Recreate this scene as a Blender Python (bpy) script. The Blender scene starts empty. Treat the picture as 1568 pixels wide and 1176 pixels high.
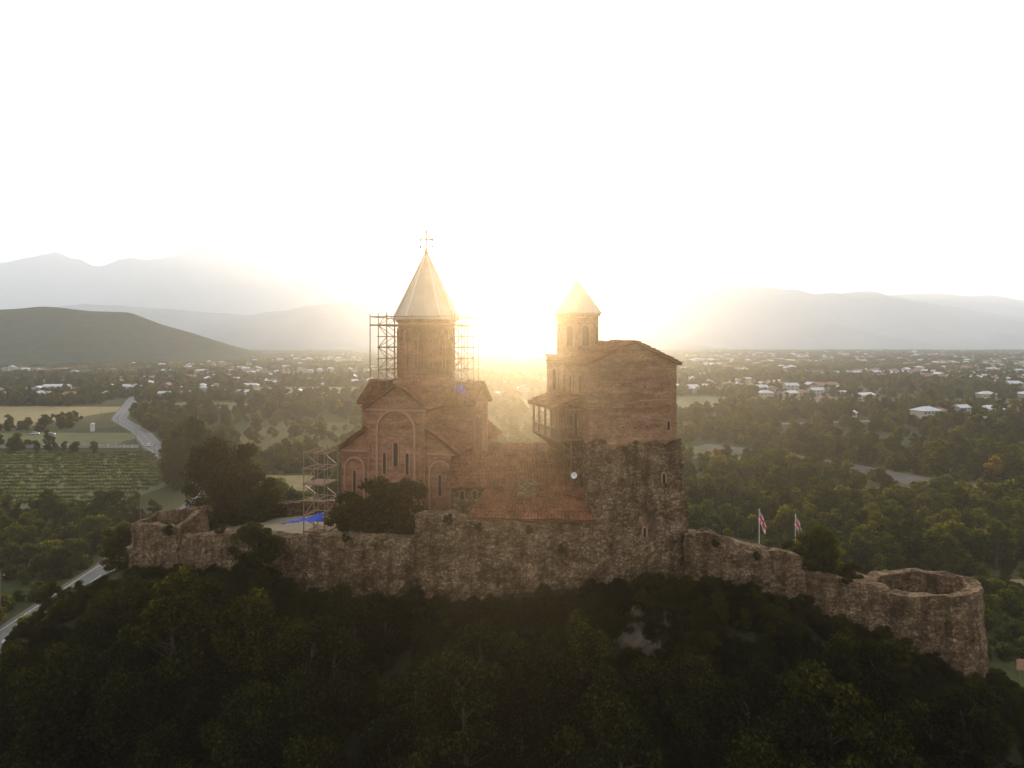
import bpy, math, random
import numpy as np
from mathutils import Vector, Matrix, noise
R=random.Random(7)
NR=np.random.RandomState(5)
scene=bpy.context.scene
COL=scene.collection
# ---------------------------------------------------------------- materials
def newmat(name):
    m=bpy.data.materials.new(name); m.use_nodes=True
    nt=m.node_tree; nt.nodes.clear()
    out=nt.nodes.new('ShaderNodeOutputMaterial')
    return m,nt,out
def ramp(nt,stops):
    r=nt.nodes.new('ShaderNodeValToRGB'); e=r.color_ramp.elements
    while len(e)>1: e.remove(e[-1])
    e[0].position=stops[0][0]; e[0].color=(*stops[0][1],1)
    for p,c in stops[1:]:
        k=e.new(p); k.color=(*c,1)
    return r
def ncoord(nt,scale=(1,1,1)):
    tc=nt.nodes.new('ShaderNodeTexCoord'); mp=nt.nodes.new('ShaderNodeMapping')
    mp.inputs['Scale'].default_value=scale
    nt.links.new(tc.outputs['Object'],mp.inputs['Vector']); return mp.outputs['Vector']
def nnoise(nt,vec,scale,detail=6,rough=.6):
    n=nt.nodes.new('ShaderNodeTexNoise'); n.inputs['Scale'].default_value=scale
    n.inputs['Detail'].default_value=detail; n.inputs['Roughness'].default_value=rough
    nt.links.new(vec,n.inputs['Vector']); return n.outputs['Fac']
def mix(nt,fac,a,b,mode='MIX'):
    m=nt.nodes.new('ShaderNodeMix'); m.data_type='RGBA'; m.blend_type=mode
    for i,s in ((0,fac),(6,a),(7,b)):
        if isinstance(s,(int,float)): m.inputs[i].default_value=s
        elif isinstance(s,tuple): m.inputs[i].default_value=(*s,1)
        else: nt.links.new(s,m.inputs[i])
    return m.outputs[2]
def princ(nt,out,col,rough=.9,metal=0,spec=.3,bump=None,bstr=.5,bdist=.1):
    p=nt.nodes.new('ShaderNodeBsdfPrincipled')
    if isinstance(col,tuple): p.inputs['Base Color'].default_value=(*col,1)
    else: nt.links.new(col,p.inputs['Base Color'])
    p.inputs['Roughness'].default_value=rough; p.inputs['Metallic'].default_value=metal
    p.inputs['Specular IOR Level'].default_value=spec
    if bump is not None:
        b=nt.nodes.new('ShaderNodeBump'); b.inputs['Strength'].default_value=bstr; b.inputs['Distance'].default_value=bdist
        nt.links.new(bump,b.inputs['Height']); nt.links.new(b.outputs['Normal'],p.inputs['Normal'])
    nt.links.new(p.outputs[0],out.inputs['Surface']); return p
def simple(name,c1,c2,scale=1,rough=.85,metal=0,spec=.3,bstr=.3,bdist=.05):
    m,nt,out=newmat(name); v=ncoord(nt); n=nnoise(nt,v,scale)
    r=ramp(nt,[(.3,c1),(.7,c2)]); nt.links.new(n,r.inputs[0])
    princ(nt,out,r.outputs[0],rough,metal,spec,n,bstr,bdist); return m
def brickmat(name,ca,cb,mortar,stain):
    m,nt,out=newmat(name)
    tc=nt.nodes.new('ShaderNodeTexCoord'); sp=nt.nodes.new('ShaderNodeSeparateXYZ'); nt.links.new(tc.outputs['Object'],sp.inputs[0])
    ad=nt.nodes.new('ShaderNodeMath'); nt.links.new(sp.outputs[0],ad.inputs[0]); nt.links.new(sp.outputs[1],ad.inputs[1])
    cb_=nt.nodes.new('ShaderNodeCombineXYZ'); nt.links.new(ad.outputs[0],cb_.inputs[0]); nt.links.new(sp.outputs[2],cb_.inputs[1])
    br=nt.nodes.new('ShaderNodeTexBrick'); nt.links.new(cb_.outputs[0],br.inputs['Vector'])
    br.inputs['Color1'].default_value=(*ca,1); br.inputs['Color2'].default_value=(*cb,1); br.inputs['Mortar'].default_value=(*mortar,1)
    br.inputs['Scale'].default_value=1; br.inputs['Brick Width'].default_value=.42; br.inputs['Row Height'].default_value=.16; br.inputs['Mortar Size'].default_value=.015
    v=ncoord(nt,(1,1,1.8)); n=nnoise(nt,v,.55,8,.75)
    r=ramp(nt,[(.36,stain),(.62,(1,1,1))]); nt.links.new(n,r.inputs[0])
    c=mix(nt,1.0,br.outputs['Color'],r.outputs[0],'MULTIPLY')
    n2=nnoise(nt,v,3.5,5,.75)
    r2=ramp(nt,[(.3,(.5,.48,.47)),(.7,(1.4,1.33,1.25))]); nt.links.new(n2,r2.inputs[0])
    c=mix(nt,1.0,c,r2.outputs[0],'MULTIPLY')
    vb=ncoord(nt,(.12,.12,1.6)); nb=nnoise(nt,vb,1.0,4,.6); rb=ramp(nt,[(.35,(.72,.7,.7)),(.65,(1.15,1.12,1.1))]); nt.links.new(nb,rb.inputs[0])
    c=mix(nt,1.0,c,rb.outputs[0],'MULTIPLY')
    n5=nnoise(nt,v,1.1,9,.8); r5=ramp(nt,[(.52,(0,0,0)),(.7,(.3,.3,.3))]); nt.links.new(n5,r5.inputs[0])
    c=mix(nt,r5.outputs[0],c,(.46,.33,.22))
    princ(nt,out,c,.9,0,.2,n2,.6,.08); return m
def stonemat(name,cols,scale=3.2,dark=(.36,.31,.26)):
    m,nt,out=newmat(name); v=ncoord(nt,(1,1,1.6))
    vo=nt.nodes.new('ShaderNodeTexVoronoi'); vo.inputs['Scale'].default_value=scale; nt.links.new(v,vo.inputs['Vector'])
    sp=nt.nodes.new('ShaderNodeSeparateColor'); nt.links.new(vo.outputs['Color'],sp.inputs[0])
    r=ramp(nt,[(0,cols[0]),(.5,cols[1]),(1,cols[2])]); nt.links.new(sp.outputs[0],r.inputs[0])
    ve=nt.nodes.new('ShaderNodeTexVoronoi'); ve.feature='DISTANCE_TO_EDGE'; ve.inputs['Scale'].default_value=scale; nt.links.new(v,ve.inputs['Vector'])
    re=ramp(nt,[(0,(.38,.35,.31)),(.11,(1,1,1))]); nt.links.new(ve.outputs[0],re.inputs[0])
    c=mix(nt,1.0,r.outputs[0],re.outputs[0],'MULTIPLY')
    n=nnoise(nt,v,.35,9,.8); rn=ramp(nt,[(.40,dark),(.58,(1,1,1))]); nt.links.new(n,rn.inputs[0])
    c=mix(nt,.95,c,rn.outputs[0],'MULTIPLY')
    vs_=ncoord(nt,(1.3,1.3,.18)); n4=nnoise(nt,vs_,.9,6,.7); rn=ramp(nt,[(.38,(.38,.36,.33)),(.55,(1,1,1))]); nt.links.new(n4,rn.inputs[0])
    c=mix(nt,.8,c,rn.outputs[0],'MULTIPLY')
    n3=nnoise(nt,v,2.6,8,.8); rn=ramp(nt,[(.35,(.42,.39,.35)),(.62,(1.5,1.42,1.33))]); nt.links.new(n3,rn.inputs[0])
    c=mix(nt,.95,c,rn.outputs[0],'MULTIPLY')
    princ(nt,out,c,.95,0,.15,n3,.9,.25); return m
def leafmat(name,c1,c2,c3,trans=.45):
    m,nt,out=newmat(name)
    g=nt.nodes.new('ShaderNodeNewGeometry'); oi=nt.nodes.new('ShaderNodeObjectInfo')
    r=ramp(nt,[(0,c1),(.6,c2),(1,c3)]); nt.links.new(g.outputs['Random Per Island'],r.inputs[0])
    r2=ramp(nt,[(0,(.35,.42,.38)),(.5,(.95,1,.95)),(.8,(1.3,1.2,.8)),(1,(1.9,1.55,.8))]); nt.links.new(oi.outputs['Random'],r2.inputs[0])
    c=mix(nt,1.0,r.outputs[0],r2.outputs[0],'MULTIPLY')
    d=nt.nodes.new('ShaderNodeBsdfDiffuse'); t=nt.nodes.new('ShaderNodeBsdfTranslucent')
    nt.links.new(c,d.inputs[0]); 
    c2_=mix(nt,1.0,c,(3.6,2.7,.7),'MULTIPLY'); nt.links.new(c2_,t.inputs[0])
    ms=nt.nodes.new('ShaderNodeMixShader'); ms.inputs[0].default_value=trans
    nt.links.new(d.outputs[0],ms.inputs[1]); nt.links.new(t.outputs[0],ms.inputs[2]); nt.links.new(ms.outputs[0],out.inputs['Surface']); return m
M={}
M['brick']=brickmat('church_brick',(.54,.26,.15),(.43,.20,.12),(.47,.31,.21),(.6,.54,.5))
M['tbrick']=brickmat('tower_brick',(.56,.315,.185),(.45,.235,.14),(.49,.36,.25),(.55,.5,.46))
M['trim']=simple('brick_trim',(.42,.21,.13),(.52,.28,.175),2)
M['stone']=stonemat('rubble_stone',((.24,.155,.095),(.36,.24,.15),(.50,.36,.24)))
M['rock']=simple('bare_rock',(.06,.047,.036),(.14,.11,.08),.9,.95,0,.1,1,.5)
m,nt,out=newmat('clay_tiles'); v=ncoord(nt); n=nnoise(nt,v,.8,7,.8); n1=nnoise(nt,v,6,4,.8)
r=ramp(nt,[(.36,(.10,.045,.03)),(.5,(.28,.11,.055)),(.68,(.46,.21,.11))]); nt.links.new(n,r.inputs[0]); r2=ramp(nt,[(.35,(.35,.35,.36)),(.65,(1.5,1.42,1.35))]); nt.links.new(n1,r2.inputs[0])
c=mix(nt,1.0,r.outputs[0],r2.outputs[0],'MULTIPLY'); princ(nt,out,c,.8,0,.3,n1,.5,.05); M['tile']=m
M['metal_roof']=simple('zinc_cone',(.42,.36,.30),(.53,.46,.39),.8,.5,.15)
M['white']=simple('white_metal',(.7,.7,.7),(.8,.8,.8),1,.4,.1)
M['dark']=simple('dark_opening',(.015,.012,.01),(.03,.025,.02),3,.6)
M['wood']=simple('weathered_wood',(.16,.085,.045),(.26,.14,.08),3,.8)
M['steel']=simple('scaffold_steel',(.3,.18,.12),(.42,.28,.18),4,.5,.4)
M['blue']=simple('blue_tarpaulin',(.01,.035,.33),(.02,.08,.52),1.5,.6,0,.3,.8,.2)
M['bark']=simple('bark',(.05,.035,.025),(.10,.075,.05),4,.95)
M['leaf']=leafmat('leaves',(.020,.034,.010),(.044,.062,.017),(.078,.092,.026),.5)
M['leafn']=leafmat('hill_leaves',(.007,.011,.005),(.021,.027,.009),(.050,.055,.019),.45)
M['leafd']=leafmat('dry_leaves',(.045,.045,.014),(.08,.075,.022),(.12,.10,.03))
M['asphalt']=simple('asphalt',(.12,.115,.11),(.18,.17,.16),.5,.7)
M['paint']=simple('road_paint',(.6,.6,.58),(.75,.75,.72),2)
M['gravel']=simple('river_gravel',(.11,.09,.075),(.18,.15,.125),.15,.95)
M['water']=simple('river_water',(.05,.05,.04),(.08,.07,.06),.2,.5,0,.2,.3)
M['soil']=simple('vine_soil',(.12,.125,.045),(.18,.17,.06),.3)
M['dry']=simple('dry_grass',(.24,.17,.065),(.36,.27,.12),.12,.95)
M['meadow']=simple('meadow',(.09,.095,.03),(.17,.15,.055),.1,.95)
M['plaster']=simple('plaster',(.4,.35,.28),(.55,.5,.43),.6)
M['plaster2']=simple('white_wall',(.55,.52,.47),(.68,.65,.6),.6)
M['roofm']=simple('sheet_metal_roof',(.45,.43,.45),(.63,.6,.62),.7,.35,.6,.5,.05)
M['roofr']=simple('red_roof',(.25,.1,.07),(.34,.15,.1),.7,.6)
M['glass']=simple('window_glass',(.03,.035,.04),(.05,.055,.06),1,.1,0,.6,0)
M['carw']=simple('white_car_paint',(.72,.72,.72),(.8,.8,.8),1,.25,0,.6,0)
M['cars']=simple('silver_car_paint',(.35,.36,.38),(.42,.43,.45),1,.25,.5,.6,0)
M['rubber']=simple('tyre',(.015,.015,.015),(.03,.03,.03),4,.8)
M['red']=simple('flag_red',(.55,.02,.03),(.65,.03,.04),2)
M['grime']=simple('courtyard_ground',(.14,.11,.07),(.22,.18,.12),.5)
m,nt,out=newmat('ground'); v=ncoord(nt)
vo=nt.nodes.new('ShaderNodeTexVoronoi'); vo.inputs['Scale'].default_value=.0095
mp=ncoord(nt,(1,.6,1)); nt.links.new(mp,vo.inputs['Vector'])
sp=nt.nodes.new('ShaderNodeSeparateColor'); nt.links.new(vo.outputs['Color'],sp.inputs[0])
r=ramp(nt,[(0,(.035,.05,.018)),(.4,(.055,.07,.022)),(.65,(.09,.095,.034)),(.85,(.15,.13,.05)),(1,(.26,.2,.085))]); nt.links.new(sp.outputs[0],r.inputs[0])
n=nnoise(nt,v,.02,8,.65); r2=ramp(nt,[(.35,(.035,.045,.015)),(.65,(.10,.095,.036))]); nt.links.new(n,r2.inputs[0])
c=mix(nt,.5,r.outputs[0],r2.outputs[0])
n2=nnoise(nt,v,.6,8,.7); r3=ramp(nt,[(.3,(.5,.5,.5)),(.7,(1.3,1.25,1.2))]); nt.links.new(n2,r3.inputs[0])
c=mix(nt,1.0,c,r3.outputs[0],'MULTIPLY')
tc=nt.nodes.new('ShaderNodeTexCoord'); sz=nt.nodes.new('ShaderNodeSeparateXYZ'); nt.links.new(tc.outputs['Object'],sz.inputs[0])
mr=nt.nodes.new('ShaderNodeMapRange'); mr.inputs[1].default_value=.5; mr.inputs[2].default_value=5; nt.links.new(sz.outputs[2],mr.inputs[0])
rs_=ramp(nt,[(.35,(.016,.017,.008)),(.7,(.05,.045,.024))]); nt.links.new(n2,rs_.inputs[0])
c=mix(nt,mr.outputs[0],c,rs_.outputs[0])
princ(nt,out,c,1,0,.1,n2,.7,.3); M['ground']=m
m,nt,out=newmat('mountain_slopes'); v=ncoord(nt); n=nnoise(nt,v,.002,9,.65); r=ramp(nt,[(.35,(.07,.10,.11)),(.65,(.16,.18,.17))]); nt.links.new(n,r.inputs[0]); princ(nt,out,r.outputs[0],1,0,.05); M['mtn']=m
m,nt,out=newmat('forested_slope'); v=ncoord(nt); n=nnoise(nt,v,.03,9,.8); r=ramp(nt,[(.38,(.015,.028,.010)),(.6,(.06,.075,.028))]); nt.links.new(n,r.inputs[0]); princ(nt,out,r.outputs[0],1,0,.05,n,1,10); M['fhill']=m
# ---------------------------------------------------------------- mesh helper
class MB:
    def __init__(s): s.v=[];s.f=[];s.m=[];s.mats=[]
    def mi(s,k):
        if k not in s.mats: s.mats.append(k)
        return s.mats.index(k)
    def add(s,vs,fs,k):
        b=len(s.v); i=s.mi(k); s.v+= [tuple(q) for q in vs]
        for f in fs: s.f.append(tuple(b+j for j in f)); s.m.append(i)
    def box(s,x0,x1,y0,y1,z0,z1,k):
        s.add([(x0,y0,z0),(x1,y0,z0),(x1,y1,z0),(x0,y1,z0),(x0,y0,z1),(x1,y0,z1),(x1,y1,z1),(x0,y1,z1)],
              [(0,3,2,1),(4,5,6,7),(0,1,5,4),(1,2,6,5),(2,3,7,6),(3,0,4,7)],k)
    def tube(s,a,b,r0,r1,k,n=6):
        a=Vector(a);b=Vector(b);d=(b-a).normalized(); u=d.orthogonal().normalized(); w=d.cross(u)
        vs=[]
        for c,r in ((a,r0),(b,r1)):
            for i in range(n):
                t=2*math.pi*i/n; vs.append(c+u*math.cos(t)*r+w*math.sin(t)*r)
        s.add(vs,[(i,(i+1)%n,n+(i+1)%n,n+i) for i in range(n)]+[tuple(range(n))[::-1],tuple(range(n,2*n))],k)
    def ring(s,c,prof,n,k,rot=0):
        vs=[]
        for r,z in prof:
            for i in range(n):
                t=2*math.pi*(i+.5)/n+rot; vs.append((c[0]+r*math.cos(t),c[1]+r*math.sin(t),z))
        fs=[]
        for j in range(len(prof)-1):
            for i in range(n): fs.append((j*n+i,j*n+(i+1)%n,(j+1)*n+(i+1)%n,(j+1)*n+i))
        s.add(vs,fs,k)
    def rough(s,a,b,c,d,step,amp,k,fr=.7):
        a,b,c,d=map(Vector,(a,b,c,d))
        nu=max(1,int(max((b-a).length,(c-d).length)/step)); nv=max(1,int(max((d-a).length,(c-b).length)/step))
        vs=[]
        for j in range(nv+1):
            for i in range(nu+1):
                u=i/nu;w=j/nv
                p=(a*(1-u)+b*u)*(1-w)+(d*(1-u)+c*u)*w
                q=Vector((p.x*fr,p.y*fr,p.z*fr))
                p=p+noise.noise_vector(q)*amp+noise.noise_vector(q*3.1)*amp*.5
                vs.append(p)
        s.add(vs,[(j*(nu+1)+i,j*(nu+1)+i+1,(j+1)*(nu+1)+i+1,(j+1)*(nu+1)+i) for j in range(nv) for i in range(nu)],k)
    def tiles(s,p0,p1,p2,p3,k,w=.3,row=.5,th=.12):
        p0,p1,p2,p3=map(Vector,(p0,p1,p2,p3))
        nrm=(p1-p0).cross(p3-p0).normalized()
        if nrm.z<0: nrm=-nrm
        L=max((p1-p0).length,(p2-p3).length); nu=max(2,int(L/w))*4
        nr=max(1,int(max((p3-p0).length,(p2-p1).length)/row)); vs=[]; 
        for j in range(nr):
            for e in (0,1):
                t=(j+e)/nr
                for i in range(nu+1):
                    u=i/nu; p=(p0*(1-u)+p1*u)*(1-t)+(p3*(1-u)+p2*u)*t
                    jit=noise.noise(Vector((p.x*1.3,p.y*1.3,j)))*.1+noise.noise(Vector((p.x*.4,p.y*.4,1)))*.14
                    vs.append(p+nrm*(.06+.09*math.cos(i/4*2*math.pi)+(.1 if e==0 else 0)+jit))
        fs=[]
        for j in range(2*nr-1):
            for i in range(nu): fs.append((j*(nu+1)+i,j*(nu+1)+i+1,(j+1)*(nu+1)+i+1,(j+1)*(nu+1)+i))
        s.add(vs,fs,k)
        q=[p0,p1,p2,p3]; q2=[a-nrm*th for a in q]
        s.add(q+q2,[(4,7,6,5),(0,4,5,1),(1,5,6,2),(2,6,7,3),(3,7,4,0)],k)
    def arch(s,o,u,n,w,z0,zs,band,dep,k,pane=None,point=1.0):
        o=Vector((o[0],o[1],0));u=Vector((u[0],u[1],0)).normalized();n=Vector((n[0],n[1],0)).normalized()
        def path(h):
            r=h; P=[(-h,z0)]
            for i in range(13):
                t=math.pi*(1-i/12); P.append((r*math.cos(t),zs+r*point*math.sin(t)))
            P.append((h,z0)); return P
        A=path(w/2+band);B=path(w/2); N=len(A); vs=[]
        for P,dd in ((A,dep),(B,dep),(A,-.05),(B,-.05)):
            for x,z in P: vs.append(o+u*x+n*dd+Vector((0,0,z)))
        fs=[]
        for i in range(N-1):
            fs+=[(i,i+1,N+i+1,N+i),(2*N+i,2*N+i+1,i+1,i),(N+i,N+i+1,3*N+i+1,3*N+i)]
        fs+=[(0,N,3*N,2*N),(N-1,2*N-1,4*N-1,3*N-1)]
        s.add(vs,fs,k)
        if pane:
            s.add([o+u*x+n*.006+Vector((0,0,z)) for x,z in B],[tuple(range(N))],pane)
    def obj(s,name,parent=None,smooth=False,link=True,loc=None):
        me=bpy.data.meshes.new(name); me.from_pydata(s.v,[],s.f)
        for k in s.mats: me.materials.append(M[k])
        me.polygons.foreach_set('material_index',s.m)
        if smooth: me.polygons.foreach_set('use_smooth',[True]*len(s.f))
        me.update(); o=bpy.data.objects.new(name,me)
        if link: COL.objects.link(o)
        if parent: o.parent=parent
        if loc: o.location=loc
        return o
def empty(name,loc=(0,0,0),rz=0):
    e=bpy.data.objects.new(name,None); COL.objects.link(e); e.location=loc; e.rotation_euler[2]=rz; e.empty_display_size=1; return e
# ---------------------------------------------------------------- terrain
def sst(t): t=max(0,min(1,t)); return t*t*(3-2*t)
SA=Vector((-34,77));SB=Vector((31,67))
PHX=[-60,-45,-20,0,15,26,36,45,70];PHZ=[25,26,29,30.5,30,28,24.5,22,20]
def hd(x,y):
    p=Vector((x,y));d=SB-SA;t=max(0,min(1,(p-SA).dot(d)/d.dot(d)));q=SA+d*t
    return (p-q).length-10,q
def H(x,y):
    if abs(x)>130 or y>170 or y<-70: return 0.
    d,q=hd(x,y)
    if d<=0: w=1
    else:
        v=Vector((x,y))-q; v.normalize()
        front=max(0,-v.y); back=max(0,v.y)
        W=((45 if x<0 else 40)*front**2+25*back**2+ (24 if v.x>0 else 30)*(v.x**2))
        w=1-sst(d/W)
    h=float(np.interp(x,PHX,PHZ))*w
    if 0<w: h+=noise.noise(Vector((x*.12,y*.12,0)))*2.0*min(1,w*(1-w)*6)+noise.noise(Vector((x*.5,y*.5,3)))*.5*w*(1 if d>0 else .2)
    return h
def axis(lo,hi,step,lim0,lim1):
    a=list(np.arange(lo,hi+.1,step)); s=step;x=hi
    while x<lim1: s*=1.14; x+=s; a.append(x)
    s=step;x=lo
    while x>lim0: s*=1.14; x-=s; a.insert(0,x)
    return a
xs=axis(-80,80,1.25,-13000,13000); ys=axis(0,125,1.25,-900,13000)
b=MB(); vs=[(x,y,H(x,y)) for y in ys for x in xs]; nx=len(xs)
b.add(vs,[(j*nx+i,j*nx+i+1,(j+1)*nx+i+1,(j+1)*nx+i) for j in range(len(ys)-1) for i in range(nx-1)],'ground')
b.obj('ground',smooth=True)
def resample(P,step):
    out=[]
    for a,c in zip(P[:-1],P[1:]):
        a=Vector(a);c=Vector(c);n=max(1,int((c-a).length/step))
        for i in range(n): out.append(a+(c-a)*i/n)
    out.append(Vector(P[-1]))
    for _ in range(6):
        out=[out[0]]+[(out[i-1]+out[i]*2+out[i+1])/4 for i in range(1,len(out)-1)]+[out[-1]]
    return out
def strip(mb,P,w,dz,k,off=0,dash=None,thick=0):
    n=len(P);L=[];Rr=[]
    for i,p in enumerate(P):
        t=(P[min(n-1,i+1)]-P[max(0,i-1)]).normalized(); s=Vector((-t.y,t.x))
        a=p+s*(off+w/2);c=p+s*(off-w/2); z=max(H(p.x,p.y),H(a.x,a.y),H(c.x,c.y))+dz
        L.append((a.x,a.y,z));Rr.append((c.x,c.y,z))
    fs=[(i,n+i,n+i+1,i+1) for i in range(n-1) if not dash or i%dash[0]<dash[1]]
    mb.add(L+Rr,fs,k)
    if thick:
        Lb=[(x,y,z-thick) for x,y,z in L];Rb=[(x,y,z-thick) for x,y,z in Rr]
        mb.add(L+Lb,[(i,i+1,n+i+1,n+i) for i in range(n-1)],k); mb.add(Rr+Rb,[(i,i+1,n+i+1,n+i) for i in range(n-1)],k)
roadA=resample([(-78,30),(-85,80),(-88,118),(-90,136),(-96,190),(-104,240),(-140,290),(-178,340),(-219,402),(-268,465),(-305,540),(-362,655),(-420,900)],4)
roadB=resample([(57,50),(64,76),(68.5,91),(71,103),(66,120),(52,142),(20,172),(-20,200),(-60,224),(-100,236)],4)
roadD=resample([(60,425),(112,432),(180,440),(300,470),(520,520)],6)
for nm_,P,w in (('road',roadA,8),('road',roadB,6.5),('road',roadD,6)):
    mb=MB(); strip(mb,P,w+2.4,.05,'gravel')
    strip(mb,P,w,.16,'asphalt',0,None,.11); strip(mb,P,.14,.166,'paint',0,(3,2)); strip(mb,P,.14,.166,'paint',w/2-.3); strip(mb,P,.14,.166,'paint',-w/2+.3)
    mb.obj(nm_)
river=resample([(95,345),(118,322),(138,290),(150,260),(172,232),(220,210),(330,190)],5)
mb=MB(); strip(mb,river,19,.06,'gravel'); strip(mb,river,4,.1,'water',3); mb.obj('river')
FR=[]
def field(mb,x0,x1,y0,y1,k,dz=.03,sk=0):
    FR.append((x0,x1,y0,y1)); n=6
    vs=[(x0+(x1-x0)*i/n+sk*j/n+R.uniform(-1,1)*(x1-x0)*.03,y0+(y1-y0)*j/n+R.uniform(-1,1)*(y1-y0)*.03,dz) for j in range(n+1) for i in range(n+1)]
    mb.add(vs,[(j*(n+1)+i,j*(n+1)+i+1,(j+1)*(n+1)+i+1,(j+1)*(n+1)+i) for j in range(n) for i in range(n)],k)
mb=MB()
field(mb,-262,-125,216,322,'soil'); field(mb,-430,-300,430,560,'dry'); field(mb,-300,-205,345,395,'meadow')
field(mb,-290,-215,520,600,'meadow'); field(mb,118,150,232,246,'dry'); field(mb,82,104,300,345,'meadow'); field(mb,170,260,240,252,'dry',.04)
field(mb,-98,-72,240,268,'dry'); field(mb,-620,-450,700,800,'dry'); field(mb,-540,-420,1850,2100,'dry'); field(mb,-400,-250,900,1000,'meadow')
field(mb,75,170,146,150,'dry',.05); field(mb,100,230,215,220,'dry',.05)
for i in range(50):
    y=math.exp(R.uniform(math.log(550),math.log(3500))); x=R.uniform(-.8,.8)*y; w=R.uniform(20,55)*(1+y/1400)
    field(mb,x-w,x+w,y-w*.6,y+w*.6,R.choice(['dry','meadow','meadow','soil']),.05+.01*i)
mb.obj('farm_fields')
allroads=[p for P in (roadA,roadB,roadD) for p in P]
RP=np.array([(p.x,p.y) for p in allroads]); RV=np.array([(p.x,p.y) for p in river]); RA=np.array([(p.x,p.y) for p in roadA if 230<p.y<640])
def blocked(x,y,mr=6):
    for a,c,d,e in FR:
        if a<x<c and d<y<e: return True
    if ((RP-(x,y))**2).sum(1).min()<mr*mr: return True
    if ((RV-(x,y))**2).sum(1).min()<11*11: return True
    if x<-80 and y<660:
        dd=RA-(x,y)
        if ((dd[:,0]-4)**2+((dd[:,1]-12)*.55)**2).min()<11*11: return True
    return False
# ---------------------------------------------------------------- trees
def add_leaves(mb,C,rad,n,size,k,flat=.75):
    C=np.array(C)
    idx=NR.randint(0,len(C),n); d=NR.normal(size=(n,3)); d/=np.linalg.norm(d,axis=1)[:,None]
    rr=rad[idx] if hasattr(rad,'__len__') else rad
    r=rr*NR.uniform(.15,1.15,n)**.6
    p=C[idx]+d*r[:,None]*np.array([1,1,flat])
    u=NR.normal(size=(n,3)); u/=np.linalg.norm(u,axis=1)[:,None]
    w=np.cross(u,NR.normal(size=(n,3))); w/=np.linalg.norm(w,axis=1)[:,None]
    s=size*NR.uniform(.6,1.3,n)[:,None]
    V=np.stack([p+u*s,p+w*s*.6,p-u*s,p-w*s*.6],1).reshape(-1,3)
    mb.add(V.tolist(),[(4*i,4*i+1,4*i+2,4*i+3) for i in range(n)],k)
def tree(name,Ht,cr,ncl,nl,leaf,k='leaf',kind='round',link=False,base=.28,rs=(.26,.46)):
    mb=MB(); 
    lean=(R.uniform(-.05,.05)*Ht,R.uniform(-.05,.05)*Ht)
    top=(lean[0],lean[1],Ht*.75); mb.tube((0,0,-.5),(lean[0]*.4,lean[1]*.4,Ht*.35),.028*Ht,.02*Ht,'bark'); mb.tube((lean[0]*.4,lean[1]*.4,Ht*.35),top,.02*Ht,.006*Ht,'bark')
    C=[];rad=[]
    for i in range(ncl):
        t=(i+.5)/ncl
        z=Ht*(base+(1-base)*t*.9); 
        if kind=='round': env=math.sin(math.pi*min(1,.14+.80*t))**.6
        else: env=math.sin(math.pi*(.12+.84*t))**.5
        a=R.uniform(0,6.28); rr=cr*env*R.uniform(.1,.85)**.6
        c=(lean[0]*t+math.cos(a)*rr,lean[1]*t+math.sin(a)*rr,z+R.uniform(-.05,.05)*Ht); C.append(c); rad.append(cr*R.uniform(*rs)*(1 if kind!='poplar' else 1.2))
        z0=max(Ht*.18,z-rr*.8); f=z0/Ht
        mb.tube((lean[0]*f,lean[1]*f,min(z0,Ht*.72)),c,.008*Ht,.002*Ht,'bark',4)
    add_leaves(mb,C,np.array(rad),nl,leaf,k)
    return mb.obj(name,link=link)
def coll(name,objs):
    c=bpy.data.collections.new(name)
    for o in objs: c.objects.link(o)
    return c
def scatter(name,pts,rz,sc,idx,cl):
    me=bpy.data.meshes.new(name); me.from_pydata([tuple(p) for p in pts],[],[])
    for an,ty,da in (('rotz','FLOAT',rz),('scl','FLOAT',sc),('vi','INT',idx)):
        a=me.attributes.new(an,ty,'POINT'); a.data.foreach_set('value',da)
    o=bpy.data.objects.new(name,me); COL.objects.link(o)
    g=bpy.data.node_groups.new(name,'GeometryNodeTree')
    g.interface.new_socket('Geometry',in_out='INPUT',socket_type='NodeSocketGeometry'); g.interface.new_socket('Geometry',in_out='OUTPUT',socket_type='NodeSocketGeometry')
    N=g.nodes; gi=N.new('NodeGroupInput');go=N.new('NodeGroupOutput'); ip=N.new('GeometryNodeInstanceOnPoints'); ci=N.new('GeometryNodeCollectionInfo')
    ci.inputs['Collection'].default_value=cl; ci.inputs['Separate Children'].default_value=True; ci.inputs['Reset Children'].default_value=True
    def na(n,t):
        x=N.new('GeometryNodeInputNamedAttribute'); x.data_type=t; x.inputs[0].default_value=n; return x.outputs[0]
    cx=N.new('ShaderNodeCombineXYZ'); g.links.new(na('rotz','FLOAT'),cx.inputs[2])
    g.links.new(gi.outputs[0],ip.inputs['Points']); g.links.new(ci.outputs[0],ip.inputs['Instance']); ip.inputs['Pick Instance'].default_value=True
    g.links.new(na('vi','INT'),ip.inputs['Instance Index']); g.links.new(cx.outputs[0],ip.inputs['Rotation']); g.links.new(na('scl','FLOAT'),ip.inputs['Scale'])
    g.links.new(ip.outputs[0],go.inputs[0])
    md=o.modifiers.new('scatter','NODES'); md.node_group=g; return o
near=coll('near_tree_sources',[tree('hill_tree_a',9,3.2,34,12000,.145,'leafn',base=.15,rs=(.22,.4)),tree('hill_tree_b',8,3.5,30,12000,.14,'leafn',base=.12,rs=(.22,.4)),tree('hill_tree_c',10,2.7,34,11000,.145,'leafn',base=.15,rs=(.24,.42)),tree('hill_tree_d',6,2.8,22,9000,.13,'leafn',base=.08),tree('hill_tree_e',8.5,3,26,8000,.15,'leafn',base=.15,rs=(.22,.4))])
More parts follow.
